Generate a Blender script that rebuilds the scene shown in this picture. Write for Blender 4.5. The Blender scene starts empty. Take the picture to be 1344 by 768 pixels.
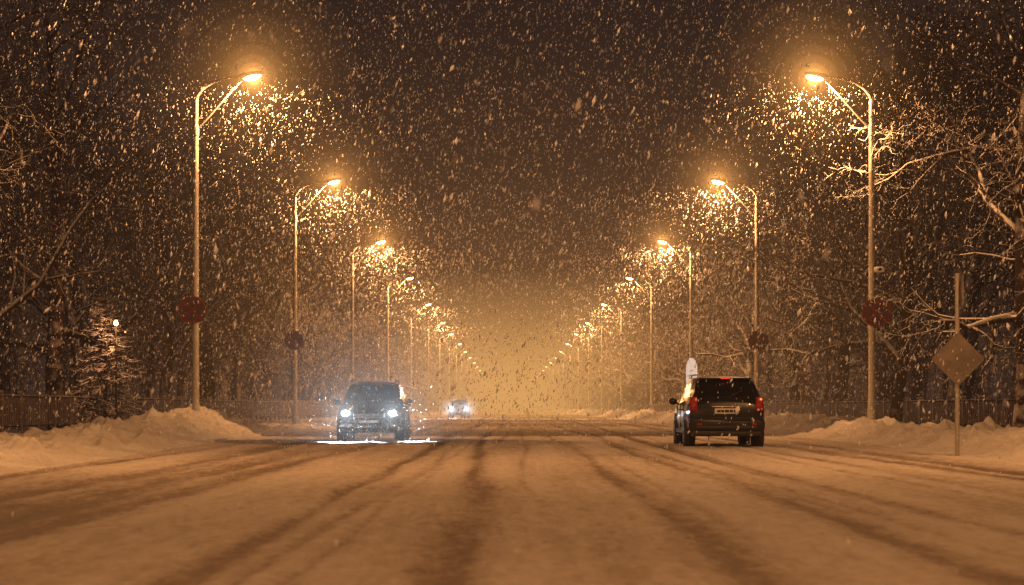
import bpy, math, random
import numpy as np
from mathutils import Vector, Matrix
random.seed(7); rng=np.random.default_rng(11)
sc=bpy.context.scene
sc.view_settings.view_transform='Standard'; sc.view_settings.look='None'; sc.view_settings.exposure=0
FP=2613.0; CH=0.95
def link(o): sc.collection.objects.link(o); return o
# ------------------------------------------------------------ materials
def nmat(name):
    m=bpy.data.materials.new(name); m.use_nodes=True
    nt=m.node_tree; nt.nodes.clear(); out=nt.nodes.new('ShaderNodeOutputMaterial'); return m,nt,out
def N(nt,t,**k):
    n=nt.nodes.new(t)
    for a,b in k.items(): setattr(n,a,b)
    return n
def math_(nt,op,a,b=None,clamp=False):
    n=N(nt,'ShaderNodeMath',operation=op); n.use_clamp=clamp
    for i,v in enumerate((a,b)):
        if v is None: continue
        if isinstance(v,(int,float)): n.inputs[i].default_value=v
        else: nt.links.new(v,n.inputs[i])
    return n.outputs[0]
def mixc(nt,f,a,b):
    n=N(nt,'ShaderNodeMix',data_type='RGBA')
    if isinstance(f,(int,float)): n.inputs[0].default_value=f
    else: nt.links.new(f,n.inputs[0])
    for i,v in ((6,a),(7,b)):
        if isinstance(v,tuple): n.inputs[i].default_value=(*v,1)
        else: nt.links.new(v,n.inputs[i])
    return n.outputs[2]
def noise(nt,scale,detail=4,rough=.6,vec=None):
    n=N(nt,'ShaderNodeTexNoise'); n.inputs['Scale'].default_value=scale; n.inputs['Detail'].default_value=detail; n.inputs['Roughness'].default_value=rough
    if vec is not None: nt.links.new(vec,n.inputs['Vector'])
    return n.outputs[0]
def ramp(nt,f,a,b):
    n=N(nt,'ShaderNodeMapRange'); nt.links.new(f,n.inputs[0]); n.inputs[1].default_value=a; n.inputs[2].default_value=b; n.clamp=True
    return n.outputs[0]
def bump(nt,h,st,dist):
    n=N(nt,'ShaderNodeBump'); n.inputs['Strength'].default_value=st; n.inputs['Distance'].default_value=dist; nt.links.new(h,n.inputs['Height']); return n.outputs[0]
def pbsdf(nt,out,col,rough=.6,metal=0,normal=None,spec=.5,coat=0):
    p=N(nt,'ShaderNodeBsdfPrincipled')
    for s,v in (('Base Color',col),('Roughness',rough)):
        if isinstance(v,tuple): p.inputs[s].default_value=(*v,1)
        elif isinstance(v,(int,float)): p.inputs[s].default_value=v
        else: nt.links.new(v,p.inputs[s])
    p.inputs['Metallic'].default_value=metal; p.inputs['Specular IOR Level'].default_value=spec; p.inputs['Coat Weight'].default_value=coat
    if normal is not None: nt.links.new(normal,p.inputs['Normal'])
    nt.links.new(p.outputs[0],out.inputs[0]); return p
def simple(name,col,rough=.6,metal=0,var=.25,scale=6,spec=.5,coat=0,bmp=0):
    m,nt,out=nmat(name)
    tc=N(nt,'ShaderNodeTexCoord').outputs['Object']
    nz=noise(nt,scale,4,.6,tc)
    a=tuple(c*(1-var) for c in col); b=tuple(min(1,c*(1+var)) for c in col)
    nrm=bump(nt,nz,bmp,.01) if bmp else None
    pbsdf(nt,out,mixc(nt,ramp(nt,nz,.3,.7),a,b),rough,metal,nrm,spec,coat); return m
def emis(name,col,st):
    m,nt,out=nmat(name); e=N(nt,'ShaderNodeEmission'); e.inputs[0].default_value=(*col,1); e.inputs[1].default_value=st
    nt.links.new(e.outputs[0],out.inputs[0]); m.cycles.emission_sampling='NONE'
    return m
def snowy(name,base,lo=.15,hi=.55,rough=.8,metal=0,snow=(.78,.78,.8)):
    """surface with snow resting on its upward faces"""
    m,nt,out=nmat(name)
    g=N(nt,'ShaderNodeNewGeometry'); sp=N(nt,'ShaderNodeSeparateXYZ'); nt.links.new(g.outputs['Normal'],sp.inputs[0])
    tc=N(nt,'ShaderNodeTexCoord').outputs['Object']
    nz=noise(nt,2.2,2,.6,tc)
    v=math_(nt,'ADD',sp.outputs[2],math_(nt,'MULTIPLY',math_(nt,'SUBTRACT',nz,.5),.9))
    f=ramp(nt,v,lo,hi)
    bc=mixc(nt,nz,tuple(c*.6 for c in base),tuple(c*1.4 for c in base))
    m2=mixc(nt,f,bc,snow)
    if metal==0 and rough>.7:
        d=N(nt,'ShaderNodeBsdfDiffuse'); nt.links.new(m2,d.inputs[0]); nt.links.new(d.outputs[0],out.inputs[0])
    else: pbsdf(nt,out,m2,rough,metal)
    return m
M={}
M['bark']=snowy('bark_with_snow',(.075,.054,.042),0.0,.36)
M['pole']=simple('galvanised_steel',(.42,.40,.37),.45,.3,.15,5)
M['dark']=simple('dark_metal',(.03,.03,.032),.5,.2)
M['iron']=simple('painted_iron',(.30,.26,.23),.55,.1)
M['rail']=snowy('fence_paint',(.12,.10,.09),.5,.8)
M['rubber']=simple('rubber',(.02,.02,.02),.8)
M['paint_dark']=simple('car_paint_dark',(.012,.013,.017),.3,.2,.15,3,coat=.5)
M['paint_grey']=simple('car_paint_grey',(.12,.125,.135),.35,.4,.15,3,coat=.5)
M['glass']=simple('car_glass',(.010,.011,.013),.12,0,.1,2,spec=.35)
M['chrome']=simple('chrome',(.45,.45,.45),.35,1,.1)
M['plate']=simple('plate_white',(.75,.75,.75),.5)
M['roofsnow']=snowy('roof_snow',(.03,.03,.034),.55,1.15,.45)
M['red']=simple('red_lens',(.35,.012,.01),.2)
M['redlit']=emis('brake_lamp',(1,.06,.03),1.3)
M['taillit']=emis('tail_lamp',(1,.05,.03),.2)
M['lamp']=emis('sodium_lamp_lens',(1,.58,.20),60)
M['head']=emis('headlamp_lens',(.88,.95,1),220)
M['headglass']=simple('headlamp_glass',(.5,.52,.55),.15)
M['signred']=simple('sign_red',(.20,.035,.03),.45,0,.2,9)
M['signblue']=simple('sign_blue',(.10,.05,.07),.45,0,.2,9)
M['signgrey']=simple('sign_back_metal',(.20,.175,.16),.5,.3,.3,4)
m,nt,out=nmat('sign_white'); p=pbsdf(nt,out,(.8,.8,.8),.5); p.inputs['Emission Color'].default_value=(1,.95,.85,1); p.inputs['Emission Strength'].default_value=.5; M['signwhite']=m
M['ink']=simple('sign_ink',(.03,.03,.03),.6)

# ------------------------------------------------------------ mesh builder
class B:
    def __init__(s): s.v=[];s.f=[];s.m=[];s.mats=[]
    def mi(s,k):
        if k not in s.mats: s.mats.append(k)
        return s.mats.index(k)
    def add(s,vs,fs,k,T=None):
        o=len(s.v)
        for p in vs:
            p=Vector(p); s.v.append(tuple(T@p if T else p))
        i=s.mi(k)
        for f in fs: s.f.append(tuple(o+a for a in f)); s.m.append(i)
    def box(s,x0,x1,y0,y1,z0,z1,k,T=None):
        s.add([(x0,y0,z0),(x1,y0,z0),(x1,y1,z0),(x0,y1,z0),(x0,y0,z1),(x1,y0,z1),(x1,y1,z1),(x0,y1,z1)],
              [(0,3,2,1),(4,5,6,7),(0,1,5,4),(1,2,6,5),(2,3,7,6),(3,0,4,7)],k,T)
    def rbox(s,x0,x1,y0,y1,z0,z1,k,r=.03,T=None):
        def ring(z,i):
            a,b,c,d=x0+i,x1-i,y0+i,y1-i
            q=r
            return [(a+q,c,z),(b-q,c,z),(b,c+q,z),(b,d-q,z),(b-q,d,z),(a+q,d,z),(a,d-q,z),(a,c+q,z)]
        rs=ring(z0,r*.5)+ring(z0+r,0)+ring(z1-r,0)+ring(z1,r*.5)
        fs=[tuple(reversed(range(8))),tuple(range(24,32))]
        for l in range(3):
            for j in range(8): fs.append((l*8+j,l*8+(j+1)%8,(l+1)*8+(j+1)%8,(l+1)*8+j))
        s.add(rs,fs,k,T)
    def tube(s,pts,rad,k,n=8,T=None,cap=True):
        pts=[Vector(p) for p in pts]; vs=[];fs=[]
        for i,p in enumerate(pts):
            d=(pts[min(i+1,len(pts)-1)]-pts[max(i-1,0)]).normalized()
            a=Vector((0,1,0)) if abs(d.y)<.9 else Vector((1,0,0))
            u=d.cross(a).normalized(); w=d.cross(u)
            r=rad[i] if isinstance(rad,(list,tuple)) else rad
            for j in range(n):
                t=2*math.pi*j/n; vs.append(p+u*math.cos(t)*r+w*math.sin(t)*r)
        for i in range(len(pts)-1):
            for j in range(n): fs.append((i*n+j,i*n+(j+1)%n,(i+1)*n+(j+1)%n,(i+1)*n+j))
        if cap: fs+= [tuple(reversed(range(n))),tuple(range((len(pts)-1)*n,len(pts)*n))]
        s.add(vs,fs,k,T)
    def ell(s,c,r,k,n=14,m=9,T=None):
        vs=[];fs=[]
        for i in range(m+1):
            ph=math.pi*i/m
            for j in range(n):
                t=2*math.pi*j/n; z=math.cos(ph)*r[2]
                vs.append((c[0]+math.sin(ph)*math.cos(t)*r[0],c[1]+math.sin(ph)*math.sin(t)*r[1],c[2]+z))
        for i in range(m):
            for j in range(n): fs.append((i*n+j,(i+1)*n+j,(i+1)*n+(j+1)%n,i*n+(j+1)%n))
        s.add(vs,fs,k,T)
    def obj(s,name,smooth=40,loc=None,rotz=0):
        me=bpy.data.meshes.new(name); me.from_pydata(s.v,[],s.f)
        for k in s.mats: me.materials.append(M[k])
        me.polygons.foreach_set('material_index',s.m)
        if smooth:
            me.polygons.foreach_set('use_smooth',[True]*len(s.f))
            try: me.set_sharp_from_angle(angle=math.radians(smooth))
            except Exception: pass
        me.update(); o=link(bpy.data.objects.new(name,me))
        if loc: o.location=loc
        o.rotation_euler[2]=rotz
        return o
def inst(name,me,loc,rotz=0,s=1):
    o=link(bpy.data.objects.new(name,me)); o.location=loc; o.rotation_euler[2]=rotz; o.scale=(s,s,s); return o
def npmesh(name,V,F,mats,mi=None,smooth=True):
    me=bpy.data.meshes.new(name); k=F.shape[1]
    me.vertices.add(len(V)); me.vertices.foreach_set('co',V.astype(np.float32).ravel())
    me.loops.add(F.size); me.loops.foreach_set('vertex_index',F.astype(np.int32).ravel())
    me.polygons.add(len(F)); me.polygons.foreach_set('loop_start',np.arange(0,F.size,k,dtype=np.int32))
    me.update(calc_edges=True)
    for m in mats: me.materials.append(m)
    if smooth: me.polygons.foreach_set('use_smooth',np.ones(len(F),bool))
    return me

# ------------------------------------------------------------ value noise
_tab=rng.random((256,256))
def vn(x,y,seed=0):
    x=x+seed*17.3; y=y+seed*9.7
    xi=np.floor(x).astype(int); yi=np.floor(y).astype(int); fx=x-xi; fy=y-yi
    fx=fx*fx*(3-2*fx); fy=fy*fy*(3-2*fy)
    a=_tab[xi&255,yi&255]; b=_tab[(xi+1)&255,yi&255]; c=_tab[xi&255,(yi+1)&255]; d=_tab[(xi+1)&255,(yi+1)&255]
    return (a*(1-fx)+b*fx)*(1-fy)+(c*(1-fx)+d*fx)*fy
def fbm(x,y,oct=4,seed=0):
    s=0;a=.5;t=0
    for i in range(oct): s=s+a*vn(x*2**i,y*2**i,seed+i); t+=a; a*=.5
    return s/t
def grid(X,Y,Z):
    r,c=X.shape; V=np.stack([X,Y,Z],-1).reshape(-1,3)
    i=np.arange(r*c).reshape(r,c)
    F=np.stack([i[:-1,:-1],i[:-1,1:],i[1:,1:],i[1:,:-1]],-1).reshape(-1,4); return V,F
def sstep(a,b,x): t=np.clip((x-a)/(b-a),0,1); return t*t*(3-2*t)

# ------------------------------------------------------------ ground & road
m,nt,out=nmat('snow_ground'); geo=N(nt,'ShaderNodeNewGeometry').outputs['Position']
n1=noise(nt,.6,3,.65,geo); n2=noise(nt,7,5,.7,geo)
col=mixc(nt,ramp(nt,n1,.35,.65),(.60,.57,.54),(.80,.79,.78)); col=mixc(nt,math_(nt,'MULTIPLY',ramp(nt,n2,.50,.72),.6),col,(.34,.29,.25))
pbsdf(nt,out,col,.75,0,bump(nt,n2,.8,.10),.3); M['snow']=m
me=bpy.data.meshes.new('ground'); S=3000
me.from_pydata([(-S,-S,-.02),(S,-S,-.02),(S,S,-.02),(-S,S,-.02)],[],[(0,1,2,3)]); me.materials.append(m)
link(bpy.data.objects.new('ground',me))

m,nt,out=nmat('packed_snow_road')
at=N(nt,'ShaderNodeAttribute',attribute_name='wear').outputs['Fac']
geo=N(nt,'ShaderNodeNewGeometry').outputs['Position']
mp=N(nt,'ShaderNodeMapping'); nt.links.new(geo,mp.inputs[0]); mp.inputs['Scale'].default_value=(1,.16,1)
a=noise(nt,9,5,.7,mp.outputs[0]); b=noise(nt,11,5,.7,geo)
w=math_(nt,'ADD',at,math_(nt,'MULTIPLY',math_(nt,'SUBTRACT',a,.5),.9)); w=math_(nt,'ADD',w,math_(nt,'MULTIPLY',math_(nt,'SUBTRACT',b,.5),1.1))
c1=mixc(nt,ramp(nt,w,.02,.6),(.76,.72,.68),(.36,.295,.25)); c2=mixc(nt,ramp(nt,w,.46,1.05),c1,(.095,.07,.056))
rg=N(nt,'ShaderNodeMapRange'); nt.links.new(w,rg.inputs[0]); rg.inputs[1].default_value=.3; rg.inputs[2].default_value=1; rg.inputs[3].default_value=.85; rg.inputs[4].default_value=.6
hh=math_(nt,'ADD',b,a)
pbsdf(nt,out,c2,rg.outputs[0],0,bump(nt,hh,.8,.06),.25); M['road']=m
LX,RX=-7.6,8.5
ys=np.concatenate([np.linspace(-40,4,20),np.geomspace(4.3,1600,720)])
xs=np.arange(LX-.9,RX+.5,.04)
X,Y=np.meshgrid(xs,ys)
def wear(X,Y):
    w=.44*fbm(X*1.1,Y*.06,4,3)+.28*fbm(X*5,Y*.09,3,9)+.36*fbm(X*.8,Y*.25,4,41)-.36
    tr=[(-6.4,.35,.4),(-5.4,.30,.5),(-4.4,.35,.5),(-3.6,.22,.45),(-1.85,.13,.62),(-1.45,.07,.35),(-.80,.04,.25),(-.42,.14,.62),(-.15,.06,.3),(.4,.05,.25),(1.05,.12,.44),(1.6,.05,.25),(2.2,.14,.45),(2.65,.08,.4),(3.1,.05,.3),(3.55,.15,.75),(3.95,.08,.35),(4.5,.06,.3),(5.1,.15,.5),(5.7,.08,.35),(6.3,.2,.55),(7.3,.3,.5)]
    t=0*X
    for i,(x0,wd,st) in enumerate(tr):
        xc=x0+1.1*(fbm(Y*.022+i*7.1,0*Y+i,2,i)-.5)+.14*(vn(Y*.22+i*5,0*Y,i)-.5)
        k=np.clip(-.15+1.95*fbm(Y*.10+i*3,X*1.5,3,20+i),0,1.5)
        wv=wd*(.6+.9*vn(Y*.15+i*11,0*Y,50+i))
        t=np.maximum(t,st*k*np.exp(-((X-xc)/wv)**2))
    t=t+.5*sstep(-3.2,-4.6,X)*fbm(X*2,Y*.4,4,33)*sstep(40,15,Y)
    return w,t
w0,t0=wear(X,Y)
Z=.03+.03*fbm(X*2.2,Y*.9,4,5)-.045*t0+.034*fbm(X*7,Y*3.5,3,8)
Z=np.maximum(Z,.0)
V,F=grid(X,Y,Z); me=npmesh('road',V,F,[M['road']])
at=me.attributes.new('wear','FLOAT','POINT'); at.data.foreach_set('value',np.clip(w0+t0,0,1.3).astype(np.float32).ravel())
link(bpy.data.objects.new('snowy_road',me))

def bank(side):
    u=np.concatenate([np.arange(0,5,.05),np.geomspace(5.1,80,50)])
    U,Yb=np.meshgrid(u,ys)
    if side<0: edge=-6.75-.9*sstep(25,62,Yb)
    else: edge=8.05+.5*sstep(25,50,Yb)
    edge=edge+side*.25*(fbm(Yb*.5,0*Yb,3,2)-.5)
    Xb=edge+side*U
    lump=fbm(Xb*1.1,Yb*.45,4,12); fine=fbm(Xb*3.5,Yb*1.8,4,15)
    cl=np.maximum(0,fbm(Xb*2.2,Yb*.9,3,18)-.48); cl2=np.maximum(0,vn(Xb*4,Yb*2,61)-.62)
    amp=.12 if side<0 else .22
    h=.09*sstep(0,.10,U)+sstep(.1,1.8,U)*(amp+.28*(lump-.45))+.20*(fine-.45)*sstep(.05,.6,U)+(.8*cl+.42*cl2)*sstep(.3,1.2,U)*(1-sstep(3.0,5.5,U))
    h=h-.14*sstep(3.2,6,U)
    if side<0:
        h=h+.46*np.exp(-((U-1.9)/1.25)**2-((Yb-60)/7.5)**2)*(.5+1.1*fine)+.15*np.exp(-((U-2.2)/1.5)**2-((Yb-47)/7)**2)
        h=h*(1-.45*sstep(70,78,Yb))
    else:
        h=h+.15*np.exp(-((U-2.3)/1.5)**2)*sstep(45,80,Yb)
    V,F=grid(Xb,Yb,h-.015)
    if side<0: F=F[:,::-1]
    me=npmesh('snow_bank',V,F,[M['snow']]); return link(bpy.data.objects.new('snow_bank',me))
bank(-1); bank(1)

# ------------------------------------------------------------ street lamps
SOD=(1,.43,.14)
lb=B()
lb.tube([(0,0,-.3),(0,0,.9),(0,0,.95),(0,0,10.0),(0,0,10.3)],[.14,.14,.11,.08,.07],'pole',12)
lb.tube([(0,0,10.25),(.06,0,10.42),(.22,0,10.62),(.5,0,10.80),(.9,0,10.93),(1.35,0,11.0)],[.05,.045,.04,.035,.035,.035],'pole',8)
lb.tube([(0,0,9.35),(.35,0,9.72),(.9,0,10.35),(1.4,0,10.88)],.032,'pole',8)
lb.tube([(-.09,0,9.25),(-.09,0,9.45)],.02,'pole',6); lb.tube([(0,0,9.2),(0,0,9.5)],.10,'pole',10)
T=Matrix.Translation((1.65,0,11.02))@Matrix.Rotation(math.radians(-10),4,'Y')
lb.ell((0,0,.02),(.42,.16,.10),'pole',16,10,T)
lb.ell((.05,0,-.035),(.28,.135,.13),'lamp',16,10,T)
lamp0=lb.obj('street_lamp')
lampme=lamp0.data; bpy.data.objects.remove(lamp0)
# glow put around a source in place of lamp glare: nested thin homogeneous emissive shells approximating 1/r^2 scatter
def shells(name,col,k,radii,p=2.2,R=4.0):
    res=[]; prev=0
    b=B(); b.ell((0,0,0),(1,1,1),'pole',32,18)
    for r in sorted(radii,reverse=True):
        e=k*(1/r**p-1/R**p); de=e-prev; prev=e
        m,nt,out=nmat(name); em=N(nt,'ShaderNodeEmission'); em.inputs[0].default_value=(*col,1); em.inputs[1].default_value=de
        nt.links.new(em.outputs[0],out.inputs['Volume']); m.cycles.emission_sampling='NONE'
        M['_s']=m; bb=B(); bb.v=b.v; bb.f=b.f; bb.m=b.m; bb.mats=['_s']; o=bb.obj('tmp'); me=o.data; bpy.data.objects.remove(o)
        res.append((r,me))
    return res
HL=shells('lamp_glow_shell',(1,.42,.10),.17,(.22,.33,.5,.75,1.05,1.45,1.95,2.6,3.3))
HH=shells('headlamp_glow_shell',(.80,.90,1),.048,(.15,.25,.4,.65,1.0,1.5,2.1,2.7,3.4),1.75,4.0)
HF=shells('headlamp_glow_shell',(.80,.90,1),.24,(.3,.45,.65,.9,1.2),2.0,1.5)
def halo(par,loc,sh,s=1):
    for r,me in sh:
        h=link(bpy.data.objects.new('glow_shell',me)); h.parent=par; h.location=loc; h.scale=(r*s,)*3
D=[60.4,88.4,120.5,154.5,194,236,272,314,358,402,446,490,540,590,650,720,800,900,1000]
D=[2,31]+D
def lights(par,loc,e,cone=179):
    l=bpy.data.lights.new('lamp_light','SPOT'); l.energy=e; l.color=SOD; l.shadow_soft_size=.15; l.spot_size=math.radians(cone); l.spot_blend=.05
    o=link(bpy.data.objects.new('lamp_light',l)); o.parent=par; o.location=loc; return o
lamp_pos=[]
for i,d in enumerate(D):
    for sx,rot in ((-9.5,0),(11.0,math.pi)):
        o=inst('street_lamp',lampme,(sx+random.uniform(-.1,.1)*(i>3),d,0),rot+random.uniform(-.06,.06))
        e=6600
        if d<20: e=2500
        elif d<35: e=3400
        if d<500: lights(o,(1.72,0,10.74),e*(1 if d<260 else 1.6))
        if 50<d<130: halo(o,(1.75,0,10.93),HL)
        if 20<d<240: lamp_pos.append((sx+(1.72 if sx<0 else -1.72),d))

# ------------------------------------------------------------ self-glowing haze, emission stands in for scattered lamp light (whole avenue)
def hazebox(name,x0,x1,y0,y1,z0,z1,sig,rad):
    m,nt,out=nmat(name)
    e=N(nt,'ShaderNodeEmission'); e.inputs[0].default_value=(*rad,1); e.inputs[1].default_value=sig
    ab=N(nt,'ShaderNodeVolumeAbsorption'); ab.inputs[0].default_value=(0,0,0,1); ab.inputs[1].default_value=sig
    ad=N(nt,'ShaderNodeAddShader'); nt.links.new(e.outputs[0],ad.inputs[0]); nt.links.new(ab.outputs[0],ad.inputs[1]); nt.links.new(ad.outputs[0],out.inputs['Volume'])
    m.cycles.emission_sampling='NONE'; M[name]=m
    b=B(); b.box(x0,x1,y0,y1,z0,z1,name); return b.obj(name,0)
hazebox('glow_haze',-13,14.5,62,1990,-.5,13,.0016,(.68,.30,.085))
hazebox('glow_haze',-9,10.5,135,2000,-.55,10.4,.0042,(1.15,.60,.185))
hazebox('glow_haze_wide',-60,60,-46,2001,-.6,26,.0014,(.12,.058,.034))

# ------------------------------------------------------------ trees
def make_tree(seed,H=17,R=.38,levels=4,low=.2):
    rd=random.Random(seed); P=[];Q=[];ra=[];rb=[]
    def grow(p,d,L,r,lv,nseg):
        pts=[(p.copy(),r)]; st=L/nseg
        for i in range(nseg):
            wob=[.06,.20,.28,.35,.4][lv]
            d=(d+Vector((rd.gauss(0,wob),rd.gauss(0,wob),rd.gauss(0,wob)+(.05 if lv in(1,2) else (-.03 if lv>2 else 0))))).normalized()
            q=p+d*st; t=(i+1)/nseg; r2=max(.012,r*(1-t*.78))
            P.append(p.copy());Q.append(q.copy());ra.append(pts[-1][1]);rb.append(r2)
            pts.append((q.copy(),r2)); p=q
        if lv<levels:
            cnt=[16,8,5,4][lv]
            for c in range(cnt):
                t=(low+(1-low)*(c+rd.random())/cnt) if lv==0 else (.2+.8*(c+rd.random())/cnt)
                fi=t*nseg; i=min(int(fi),nseg-1); a,ra_=pts[i]; b_,rb_=pts[i+1]; f=fi-i
                pos=a.lerp(b_,f); rr=ra_+(rb_-ra_)*f; dd=(b_-a).normalized()
                az=rd.uniform(0,2*math.pi); u=dd.orthogonal().normalized(); w=dd.cross(u)
                side=u*math.cos(az)+w*math.sin(az)
                ang=math.radians(rd.uniform(38,72)); nd=(dd*math.cos(ang)+side*math.sin(ang)).normalized()
                LL=L*( (.50-.26*t) if lv==0 else (.55-.25*t))*rd.uniform(.75,1.25)
                grow(pos,nd,LL,max(.013,rr*rd.uniform(.42,.62)),lv+1,[0,7,5,4,3][lv+1])
    grow(Vector((0,0,-.3)),Vector((0,0,1)),H,R,0,12)
    P=np.array(P);Q=np.array(Q);ra=np.array(ra);rb=np.array(rb)
    d=Q-P; d/=np.linalg.norm(d,axis=1,keepdims=True)+1e-9
    a=np.where(np.abs(d[:,2:3])<.9,np.array([[0,0,1.]]),np.array([[1.,0,0]]))
    u=np.cross(d,a); u/=np.linalg.norm(u,axis=1,keepdims=True); w=np.cross(u,d)
    def tubes(sel,n):
        th=np.arange(n)*2*math.pi/n+.52; cs=np.cos(th)[None,:,None]; sn=np.sin(th)[None,:,None]
        r1=P[sel][:,None]+(u[sel][:,None]*cs+w[sel][:,None]*sn)*ra[sel][:,None,None]; r2=Q[sel][:,None]+(u[sel][:,None]*cs+w[sel][:,None]*sn)*rb[sel][:,None,None]
        V=np.concatenate([r1,r2],1).reshape(-1,3); k=int(sel.sum()); base=(np.arange(k)*2*n)[:,None,None]
        j=np.arange(n); q=np.stack([n+j,n+(j+1)%n,(j+1)%n,j],-1)[None]
        return V,(base+q).reshape(-1,4)
    big=ra>.05
    V1,F1=tubes(big,8); V2,F2=tubes(~big,4)
    return npmesh('bare_tree',np.concatenate([V1,V2]),np.concatenate([F1,F2+len(V1)]),[M['bark']])
trees=[make_tree(s,H,R) for s,H,R in ((1,17,.42),(2,15,.33),(3,18,.45),(4,13,.26),(5,16,.3))]
spots=[(-15.7,59.5,2,.9),(15.6,60.5,0,.9),(14.9,77,4,.9),(-15.9,77.5,4,.85),
       (-18.2,80.5,0,1.0),(-18.0,103,1,1),(-18.6,52,2,1.0),(-18.0,67,4,.95),(-20.5,97,4,1),(-18,118,1,1),(-17.9,46,0,.85),
       (18.4,54,2,1),(18.0,71,1,1.05),(18.2,82,4,1),(18.2,95,0,1),(18.0,108,3,1.1),(18.8,66,4,.95),(17.9,46,1,.9)]
for side in (-1,1):
    for row,(x0,st) in enumerate(((18.4,9),(24.5,7.5),(31,8))):
        y=60+row*5
        while y<330:
            if not(row==0 and y<112): spots.append((side*(x0+random.uniform(-.9,1.3)),y+random.uniform(-2,2),random.randrange(5),random.uniform(.85,1.15)))
            y+=st*(1+ (y/400))
for x,y,t,s in spots:
    inst('bare_tree',trees[t],(x,y,0),random.uniform(0,6.28),s)
def merge(name,items):
    Vs=[];Fs=[];o=0
    for me,x,y,r,s in items:
        v=np.empty(len(me.vertices)*3,np.float32); me.vertices.foreach_get('co',v); v=v.reshape(-1,3)*s
        f=np.empty(len(me.loops),np.int32); me.loops.foreach_get('vertex_index',f); f=f.reshape(-1,4)
        c,sn=math.cos(r),math.sin(r); vv=np.stack([v[:,0]*c-v[:,1]*sn+x,v[:,0]*sn+v[:,1]*c+y,v[:,2]],-1)
        Vs.append(vv);Fs.append(f+o);o+=len(vv)
    return link(bpy.data.objects.new(name,npmesh(name,np.concatenate(Vs),np.concatenate(Fs),[M['bark']])))
smalls=[make_tree(s,16,.4,3) for s in (21,22,23)]
it=[]
for side in (-1,1):
    y=335
    while y<900:
        for x0 in (19,27): it.append((random.choice(smalls),side*(x0+random.uniform(-1.5,1.5)),y+random.uniform(-4,4),random.uniform(0,6),random.uniform(.8,1.1)))
        y+=14
    for k in range(55):
        it.append((random.choice(smalls),side*random.uniform(37,62),random.uniform(70,330),random.uniform(0,6),random.uniform(.9,1.2)))
merge('distant_tree_belt',it)

def conifer(H=5.4):
    rd=random.Random(5); b=B(); b.tube([(0,0,-.2),(0,0,H)],[.09,.015],'bark',6)
    z=.4
    while z<H-.1:
        L=(H-z)*.36+.15
        for k in range(7):
            a=rd.uniform(0,6.28); l=L*rd.uniform(.5,1.25); dx,dy=math.cos(a),math.sin(a)
            pts=[(0,0,z),(dx*l*.5,dy*l*.5,z+.12*l),(dx*l,dy*l,z-.05*l)]
            b.tube(pts,[.035,.03,.01],'bark',4,cap=False)
            for q in range(10):
                t=rd.uniform(.2,1); px,py,pz=dx*l*t,dy*l*t,z+.12*l*min(1,t*2)-.17*l*max(0,t-.5)*2
                a2=a+rd.choice((-1,1))*rd.uniform(.5,1.1); ll=.34*rd.uniform(.6,1.3)*(1.2-t*.5)
                b.tube([(px,py,pz),(px+math.cos(a2)*ll,py+math.sin(a2)*ll,pz+rd.uniform(-.12,.12))],[.032,.008],'bark',4,cap=False)
        z+=.2
    return b
c=conifer().obj('small_conifer',40,(-16.0,79.0,0))
g=B(); g.tube([(0,0,-.2),(0,0,4.1)],.04,'dark',8); g.ell((0,0,4.25),(.08,.08,.10),'lamp',12,8); g.tube([(0,0,4.36),(0,0,4.44)],[.2,.04],'dark',10)
go=g.obj('park_lamp',40,(-15.35,77.8,0))
l=bpy.data.lights.new('lamp_light','POINT'); l.energy=150; l.color=(1,.40,.16); l.shadow_soft_size=.12
q=link(bpy.data.objects.new('lamp_light',l)); q.parent=go; q.location=(0,-.3,4.2)
# keep the verge clear around the little conifer
for o in list(bpy.data.objects):
    if o.name.startswith('bare_tree') and abs(o.location.x+15.9)<.05 and abs(o.location.y-77.5)<.05: bpy.data.objects.remove(o)

# ------------------------------------------------------------ fences
def fence(x,h):
    b=B(); y=25
    b.box(x-.03,x+.03,25,240,h-.05,h,'rail'); b.box(x-.02,x+.02,25,240,.28,.33,'rail')
    b.box(x-.045,x+.045,25,240,h+.002,h+.035,'snow')
    while y<240:
        b.box(x-.02,x+.02,y-.03,y+.03,.334,h-.052,'iron'); y+=.3
    y=25
    while y<=240:
        b.box(x-.07,x+.07,y-.07,y+.07,-.2,h+.1,'iron'); b.rbox(x-.08,x+.08,y-.08,y+.08,h+.102,h+.18,'snow',.02); y+=2.6
    b.obj('iron_fence',0)
fence(-17.0,1.36); fence(17.0,1.22)

# ------------------------------------------------------------ signs
def disc(b,x,y,z,r,k,n=28,t=.01):
    b.tube([(x,y,z),(x,y-t,z)],r,k,n)
def nostop(x,y,z,r=.42):
    b=B(); disc(b,0,0,0,r,'signgrey',t=.02); disc(b,0,-.022,0,r-.006,'signred',t=.004); disc(b,0,-.028,0,r*.80,'signblue',t=.004)
    for a in (45,-45):
        T=Matrix.Rotation(math.radians(a),4,'Y'); yy=-.034 if a>0 else -.037
        b.box(-r*.8,r*.8,yy-.002,yy,-r*.085,r*.085,'signred',T)
    b.box(-.05,.05,.001,.09,-.2,-.16,'dark'); b.box(-.05,.05,.001,.09,.16,.2,'dark')
    b.obj('no_stopping_sign',40,(x,y,z))
nostop(-9.57,60.2,3.9); nostop(-9.52,88.2,3.92,.42); nostop(11.12,60.2,3.84,.46); nostop(11.05,88.2,3.9,.46)
b=B(); b.tube([(0,0,-.3),(0,0,3.42)],.042,'pole',12)
r=.50;vs=[]
for yy in (-.05,-.066):
    for k in range(4):
        a=math.pi/2*k; cx,cz=math.cos(a)*r,math.sin(a)*r
        for s in (-1,1):
            vs.append((cx*.94+ (-math.sin(a))*s*.03,yy,1.84+cz*.94+math.cos(a)*s*.03))
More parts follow.
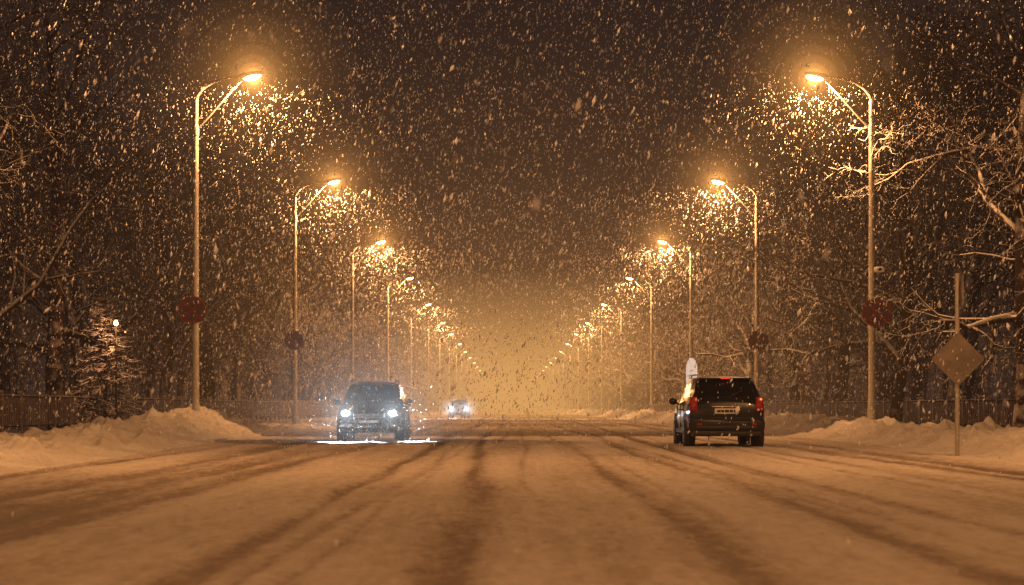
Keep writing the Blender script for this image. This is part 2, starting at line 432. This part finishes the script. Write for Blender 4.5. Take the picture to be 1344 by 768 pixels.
b.add(vs,[tuple(range(8)),tuple(reversed(range(8,16)))]+[(i,(i+1)%8,(i+1)%8+8,i+8) for i in range(8)],'signgrey')
b.box(-.06,.06,-.045,.05,1.6,1.64,'dark'); b.box(-.06,.06,-.045,.05,2.04,2.08,'dark')
b.box(.045,.075,-.2,.2,2.85,3.38,'signgrey')
b.obj('diamond_road_sign',40,(8.24,36.6,0))
b=B(); b.tube([(0,0,-.2),(0,0,3.6)],.04,'pole',8)
pts=[]
for k in range(9): a=math.pi*(k)/8; pts.append((.30*math.cos(a),.62*math.sin(a)+2.98))
for k in range(9): a=math.pi+math.pi*k/8; pts.append((.30*math.cos(a),.3*math.sin(a)+2.3))
n=len(pts); b.add([(x,-.05,z) for x,z in pts]+[(x,-.07,z) for x,z in pts],[tuple(range(n)),tuple(reversed(range(n,2*n)))]+[(i,(i+1)%n,(i+1)%n+n,i+n) for i in range(n)],'signwhite')
b.box(-.18,.18,-.074,-.0715,2.62,2.66,'ink'); b.box(-.14,.14,-.074,-.0715,2.48,2.52,'ink'); b.box(-.16,.16,-.074,-.0715,2.34,2.38,'ink')
b.obj('information_sign',40,(9.72,106,0))
b=B(); b.rbox(-.03,.22,-.5,-.12,-.07,.08,'plate',.02); b.tube([(.09,-.12,0),(.02,0,-.12)],.02,'dark',6); b.tube([(.09,-.5,0),(.09,-.53,0)],.05,'ink',10)
b.obj('traffic_camera',40,(11.05,60.3,5.1))
for x,y,z,w,h_ in ((13.2,90,2.3,.26,.30),(11.0,181,2.1,.55,.7),(10.4,176,2.0,.4,.5)):
    b=B(); b.tube([(0,0,-.2),(0,0,z+h_*.5)],.03,'pole',8); b.rbox(-w,w,-.06,-.035,z-h_,z+h_,'signgrey',.01); b.box(-w*.7,w*.7,-.064,-.061,z-h_*.5,z+h_*.5,'signblue')
    b.obj('street_sign',40,(x,y,0))

# ------------------------------------------------------------ cars
def car_mesh(paint,front_lit):
    b=B()
    S=[(0.00,.50,.74,.92,.66,.99),(0.04,.42,.83,.96,.72,1.06),(0.12,.36,.87,.99,.70,1.16),(0.22,.34,.885,1.0,.68,1.34),(0.34,.33,.89,1.0,.655,1.50),(0.46,.33,.89,1.0,.64,1.575),
       (.56,.32,.89,1.0,.64,1.60),(1.10,.32,.89,1.0,.645,1.625),(1.17,.32,.89,1.0,.645,1.63),(1.98,.32,.89,.985,.64,1.63),(2.06,.32,.89,.98,.64,1.62),(2.62,.32,.89,.97,.63,1.575),(2.74,.32,.89,.965,.63,1.54),
       (3.30,.32,.885,.955,.70,1.10),(3.42,.32,.88,.95,.72,1.06),(3.9,.33,.865,.90,.70,.98),(4.2,.36,.83,.82,.64,.90),(4.33,.42,.78,.74,.58,.80),(4.38,.48,.70,.68,.52,.72)]
    rows=[]
    for (y,zb,w,zt,wr,zr) in S:
        half=[(0,zb),(w*.8,zb),(w*.97,zb+.10),(w,zb+(zt-zb)*.5),(w*.985,zt),(wr+(0.0 if zr<1.2 else .03),max(zt+.02,zr-.075)),(wr-.07,zr-.015),(wr*.5,zr+.012),(0,zr+.02)]
        rows.append([(x,y,z) for x,z in half]+[(-x,y,z) for x,z in reversed(half[1:-1])])
    n=len(rows[0]); vs=[p for r in rows for p in r]
    def kk(i,j):
        jj=j if j<8 else n-1-j
        y0=S[i][0]
        if jj==4:
            if y0 in(.56,1.17,2.06): return 'glass'
        if jj in(6,7):
            if y0 in(.12,.22,.34): return 'glass'
            if y0==2.74: return 'glass'
            if .46<=y0<2.7: return 'roofsnow'
        if jj<=1: return 'dark'
        return paint
    groups={}
    for i in range(len(S)-1):
        for j in range(n):
            groups.setdefault(kk(i,j),[]).append((i*n+j,(i+1)*n+j,(i+1)*n+(j+1)%n,i*n+(j+1)%n))
    o=len(b.v)
    b.v+= [tuple(p) for p in vs]
    for k,fs in groups.items():
        mi=b.mi(k)
        for f in fs: b.f.append(tuple(o+a for a in f)); b.m.append(mi)
    mi=b.mi(paint); b.f.append(tuple(o+a for a in range(n))); b.m.append(mi)
    b.f.append(tuple(o+a for a in reversed(range((len(S)-1)*n,len(S)*n)))); b.m.append(mi)
    for y in (.78,3.52):
        for s in (-1,1):
            b.tube([(s*.80,y,.37),(s*.897,y,.37)],.41,'dark',28)
            b.tube([(s*.66,y,.325),(s*.68,y,.325),(s*.90,y,.325),(s*.912,y,.325)],[.30,.325,.325,.30],'rubber',28)
            b.tube([(s*.90,y,.325),(s*.918,y,.325)],.205,'chrome',20)
            for q in range(5):
                T=Matrix.Translation((s*.92,y,.325))@Matrix.Rotation(q*math.pi*2/5,4,'X'); b.box(-.003,.003,-.022,.022,.05,.19,'dark',T)
            b.tube([(s*.918,y,.325),(s*.93,y,.325)],.05,'dark',10)
    for s in (-1,1):
        b.box(min(s*.86,s*.90),max(s*.86,s*.90),1.2,3.1,.33,.42,'dark')
        for y in (1.17,2.03,2.98): b.box(min(s*.87,s*.8935),max(s*.87,s*.8935),y-.006,y+.006,.45,.97,'dark')
        for y in (1.4,2.25): b.rbox(min(s*.88,s*.915),max(s*.88,s*.915),y-.09,y+.09,.86,.89,paint,.008)
        b.tube([(s*.84,2.78,1.0),(s*.95,2.76,1.04)],.025,'dark',6)
        b.ell((s*1.0,2.77,1.07),(.10,.06,.085),paint,12,8)
        b.tube([(s*.60,.62,1.60),(s*.60,.75,1.675),(s*.60,2.2,1.685),(s*.59,2.45,1.62)],.018,'chrome',6)
    b.rbox(-.86,.86,-.09,.20,.40,.66,paint,.05); b.rbox(-.80,.80,-.05,.22,.27,.398,'dark',.03)
    b.rbox(-.70,.70,-.098,-.06,.44,.50,'dark',.012)
    for s in (-1,1):
        T=Matrix.Translation((s*.745,.035,1.0))@Matrix.Rotation(math.radians(-8),4,'X')
        b.rbox(-.085,.085,-.05,.06,-.16,.16,'red',.02,T)
        b.rbox(-.06,.06,-.056,-.03,-.02,.06,'taillit',.01,T)
        b.rbox(s*.62-.06,s*.62+.06,-.105,-.085,.52,.56,'red',.008)
    b.rbox(-.27,.27,-.02,-.002,.78,.90,'plate',.006); b.box(-.22,.22,-.0235,-.021,.81,.87,'ink')
    for x in (-.13,-.05,.06,.15): b.box(x-.006,x+.006,-.0255,-.0238,.80,.88,'plate')
    b.rbox(-.34,.34,-.03,.02,.92,.955,'chrome',.01)
    b.rbox(-.60,.60,.30,.56,1.565,1.60,paint,.015); b.rbox(-.10,.10,.285,.31,1.574,1.594,'redlit' if not front_lit else 'red',.004)
    T=Matrix.Translation((.05,.10,1.14))@Matrix.Rotation(math.radians(62),4,'Y'); b.tube([(0,-.01,0),(0,.02,.36)],.012,'dark',6,T)
    b.tube([(.55,-.06,.30),(.55,.2,.30)],.03,'chrome',10)
    b.rbox(-.82,.82,4.22,4.44,.36,.60,paint,.05); b.rbox(-.74,.74,4.20,4.42,.25,.358,'dark',.03)
    b.rbox(-.50,.50,4.43,4.452,.40,.50,'dark',.008)
    b.rbox(-.42,.42,4.30,4.41,.63,.79,'dark',.02)
    for z in (.66,.70,.74): b.box(-.40,.40,4.408,4.42,z-.008,z+.008,'chrome')
    b.rbox(-.26,.26,4.445,4.46,.51,.585,'plate',.006)
    for s in (-1,1):
        b.rbox(s*.62-.17,s*.62+.17,4.16,4.36,.66,.84,'headglass',.05)
        b.ell((s*.64,4.35,.76),(.10,.04,.08),'head' if front_lit else 'headglass',14,8)
        b.ell((s*.60,4.44,.46),(.05,.02,.05),'headglass',10,6)
    b.tube([(-.5,3.36,1.09),(.02,3.2,1.18)],.01,'dark',5); b.tube([(.05,3.36,1.09),(.55,3.2,1.18)],.01,'dark',5)
    o=b.obj('car',38)
    return o
c1=car_mesh('paint_dark',False); c1.name='dark_hatchback_car'; c1.location=(4.93,45.1,.03); c1.rotation_euler[2]=math.radians(-.3)
md=c1.modifiers.new('b','BEVEL'); md.width=.012; md.segments=2; md.limit_method='ANGLE'; md.angle_limit=math.radians(40)
def headlights(o,e,sh,hs=1):
    for s in (-1,1):
        # beam spread: kerb-side lamp straight ahead, offside lamp fanned across the carriageway
        yaw=math.radians(4) if s>0 else math.radians(38)
        l=bpy.data.lights.new('headlight','SPOT'); l.energy=e; l.color=(.86,.94,1); l.spot_size=math.radians(80); l.spot_blend=1; l.shadow_soft_size=.07
        q=link(bpy.data.objects.new('headlight',l)); q.parent=o; q.location=(s*.62,4.50,.76)
        q.rotation_euler=(math.radians(87),0,yaw)
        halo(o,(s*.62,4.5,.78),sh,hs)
c2=car_mesh('paint_grey',True); c2.name='oncoming_car'; c2.location=(-3.75,53.3+4.4,.03); c2.rotation_euler[2]=math.pi
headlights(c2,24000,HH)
c3=link(bpy.data.objects.new('oncoming_car',c2.data)); c3.location=(-4.3,175,.03); c3.rotation_euler[2]=math.pi
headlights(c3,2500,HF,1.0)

# ------------------------------------------------------------ falling snow
# translucent ice clumps; the small warm emission stands for light scattered many times between flakes
m,nt,out=nmat('snowflake'); d1=N(nt,'ShaderNodeBsdfDiffuse'); d1.inputs[0].default_value=(.95,.95,.96,1); t1=N(nt,'ShaderNodeBsdfTranslucent'); t1.inputs[0].default_value=(.95,.95,.96,1)
mx=N(nt,'ShaderNodeMixShader'); mx.inputs[0].default_value=.5; nt.links.new(d1.outputs[0],mx.inputs[1]); nt.links.new(t1.outputs[0],mx.inputs[2])
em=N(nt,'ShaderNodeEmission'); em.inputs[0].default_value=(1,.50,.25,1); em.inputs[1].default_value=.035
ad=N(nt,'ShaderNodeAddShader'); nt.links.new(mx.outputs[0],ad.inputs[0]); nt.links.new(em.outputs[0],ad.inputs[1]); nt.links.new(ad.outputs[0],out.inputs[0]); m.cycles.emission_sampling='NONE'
PX=[];RX_=[]
def addf(x,y,z,r): PX.append(np.stack([x,y,z],-1)); RX_.append(r)
def flakes(n,y0,y1,pw,rs):
    u=rng.random(n); y=(y0**pw+u*(y1**pw-y0**pw))**(1/pw)
    hw=1.5+.30*y; x=(rng.random(n)*2-1)*hw; z=rng.random(n)*(1.2+.225*y)
    addf(x,y,z,rs(y)*rng.lognormal(0,.5,n))
flakes(78000,24,130,1.5,lambda y:.00023*y)
flakes(300,3,18,1.6,lambda y:.003+.00026*y)
for lx,ly in lamp_pos:
    n=4400 if ly<130 else 1400
    r=.5+9.5*rng.random(n)**.75; th=np.arccos(1-rng.random(n)*.95); ph=rng.random(n)*2*math.pi
    addf(lx+r*np.sin(th)*np.cos(ph),ly+r*np.sin(th)*np.sin(ph),10.75-r*np.cos(th),(.005+.00012*ly)*rng.lognormal(0,.45,n))
n=5000; y=53-rng.random(n)*9; addf(-3.75+rng.normal(0,1,n)*2.0,y,np.abs(rng.normal(.5,1.1,n)),.007*rng.lognormal(0,.3,n))
P=np.concatenate(PX); r=np.concatenate(RX_); n=len(r)
octa=np.array([(1,0,0),(-1,0,0),(0,1,0),(0,-1,0),(0,0,1),(0,0,-1)],float)
sc3=np.stack([r*.75,r*.75,r*rng.uniform(1.2,3.0,n)],-1)
L=octa[None]*sc3[:,None]*(rng.uniform(.6,1.3,(n,6,1)))
a=rng.normal(.22,.22,n); c_,s_=np.cos(a)[:,None],np.sin(a)[:,None]
V=np.stack([L[...,0]*c_+L[...,2]*s_+P[:,None,0],L[...,1]+P[:,None,1],-L[...,0]*s_+L[...,2]*c_+P[:,None,2]],-1).reshape(-1,3)
f=np.array([(0,2,4),(2,1,4),(1,3,4),(3,0,4),(2,0,5),(1,2,5),(3,1,5),(0,3,5)])
F=(np.arange(n)[:,None,None]*6+f[None]).reshape(-1,3)
link(bpy.data.objects.new('falling_snow',npmesh('falling_snow',V,F,[m],None,False)))

# ------------------------------------------------------------ world & camera
w=bpy.data.worlds.new('World'); sc.world=w; w.use_nodes=True; nt=w.node_tree; bg=nt.nodes['Background']
bg.inputs[0].default_value=(.015,.0090,.0072,1); bg.inputs[1].default_value=1
cam=bpy.data.cameras.new('camera'); co=link(bpy.data.objects.new('camera',cam)); sc.camera=co
co.location=(0,0,CH); co.rotation_euler=(math.radians(90),0,0)
cam.lens=70; cam.sensor_width=36; cam.shift_y=151/1344; cam.shift_x=4/1344; cam.clip_end=5000; cam.clip_start=.05
cam.dof.use_dof=True; cam.dof.focus_distance=55; cam.dof.aperture_fstop=2.8
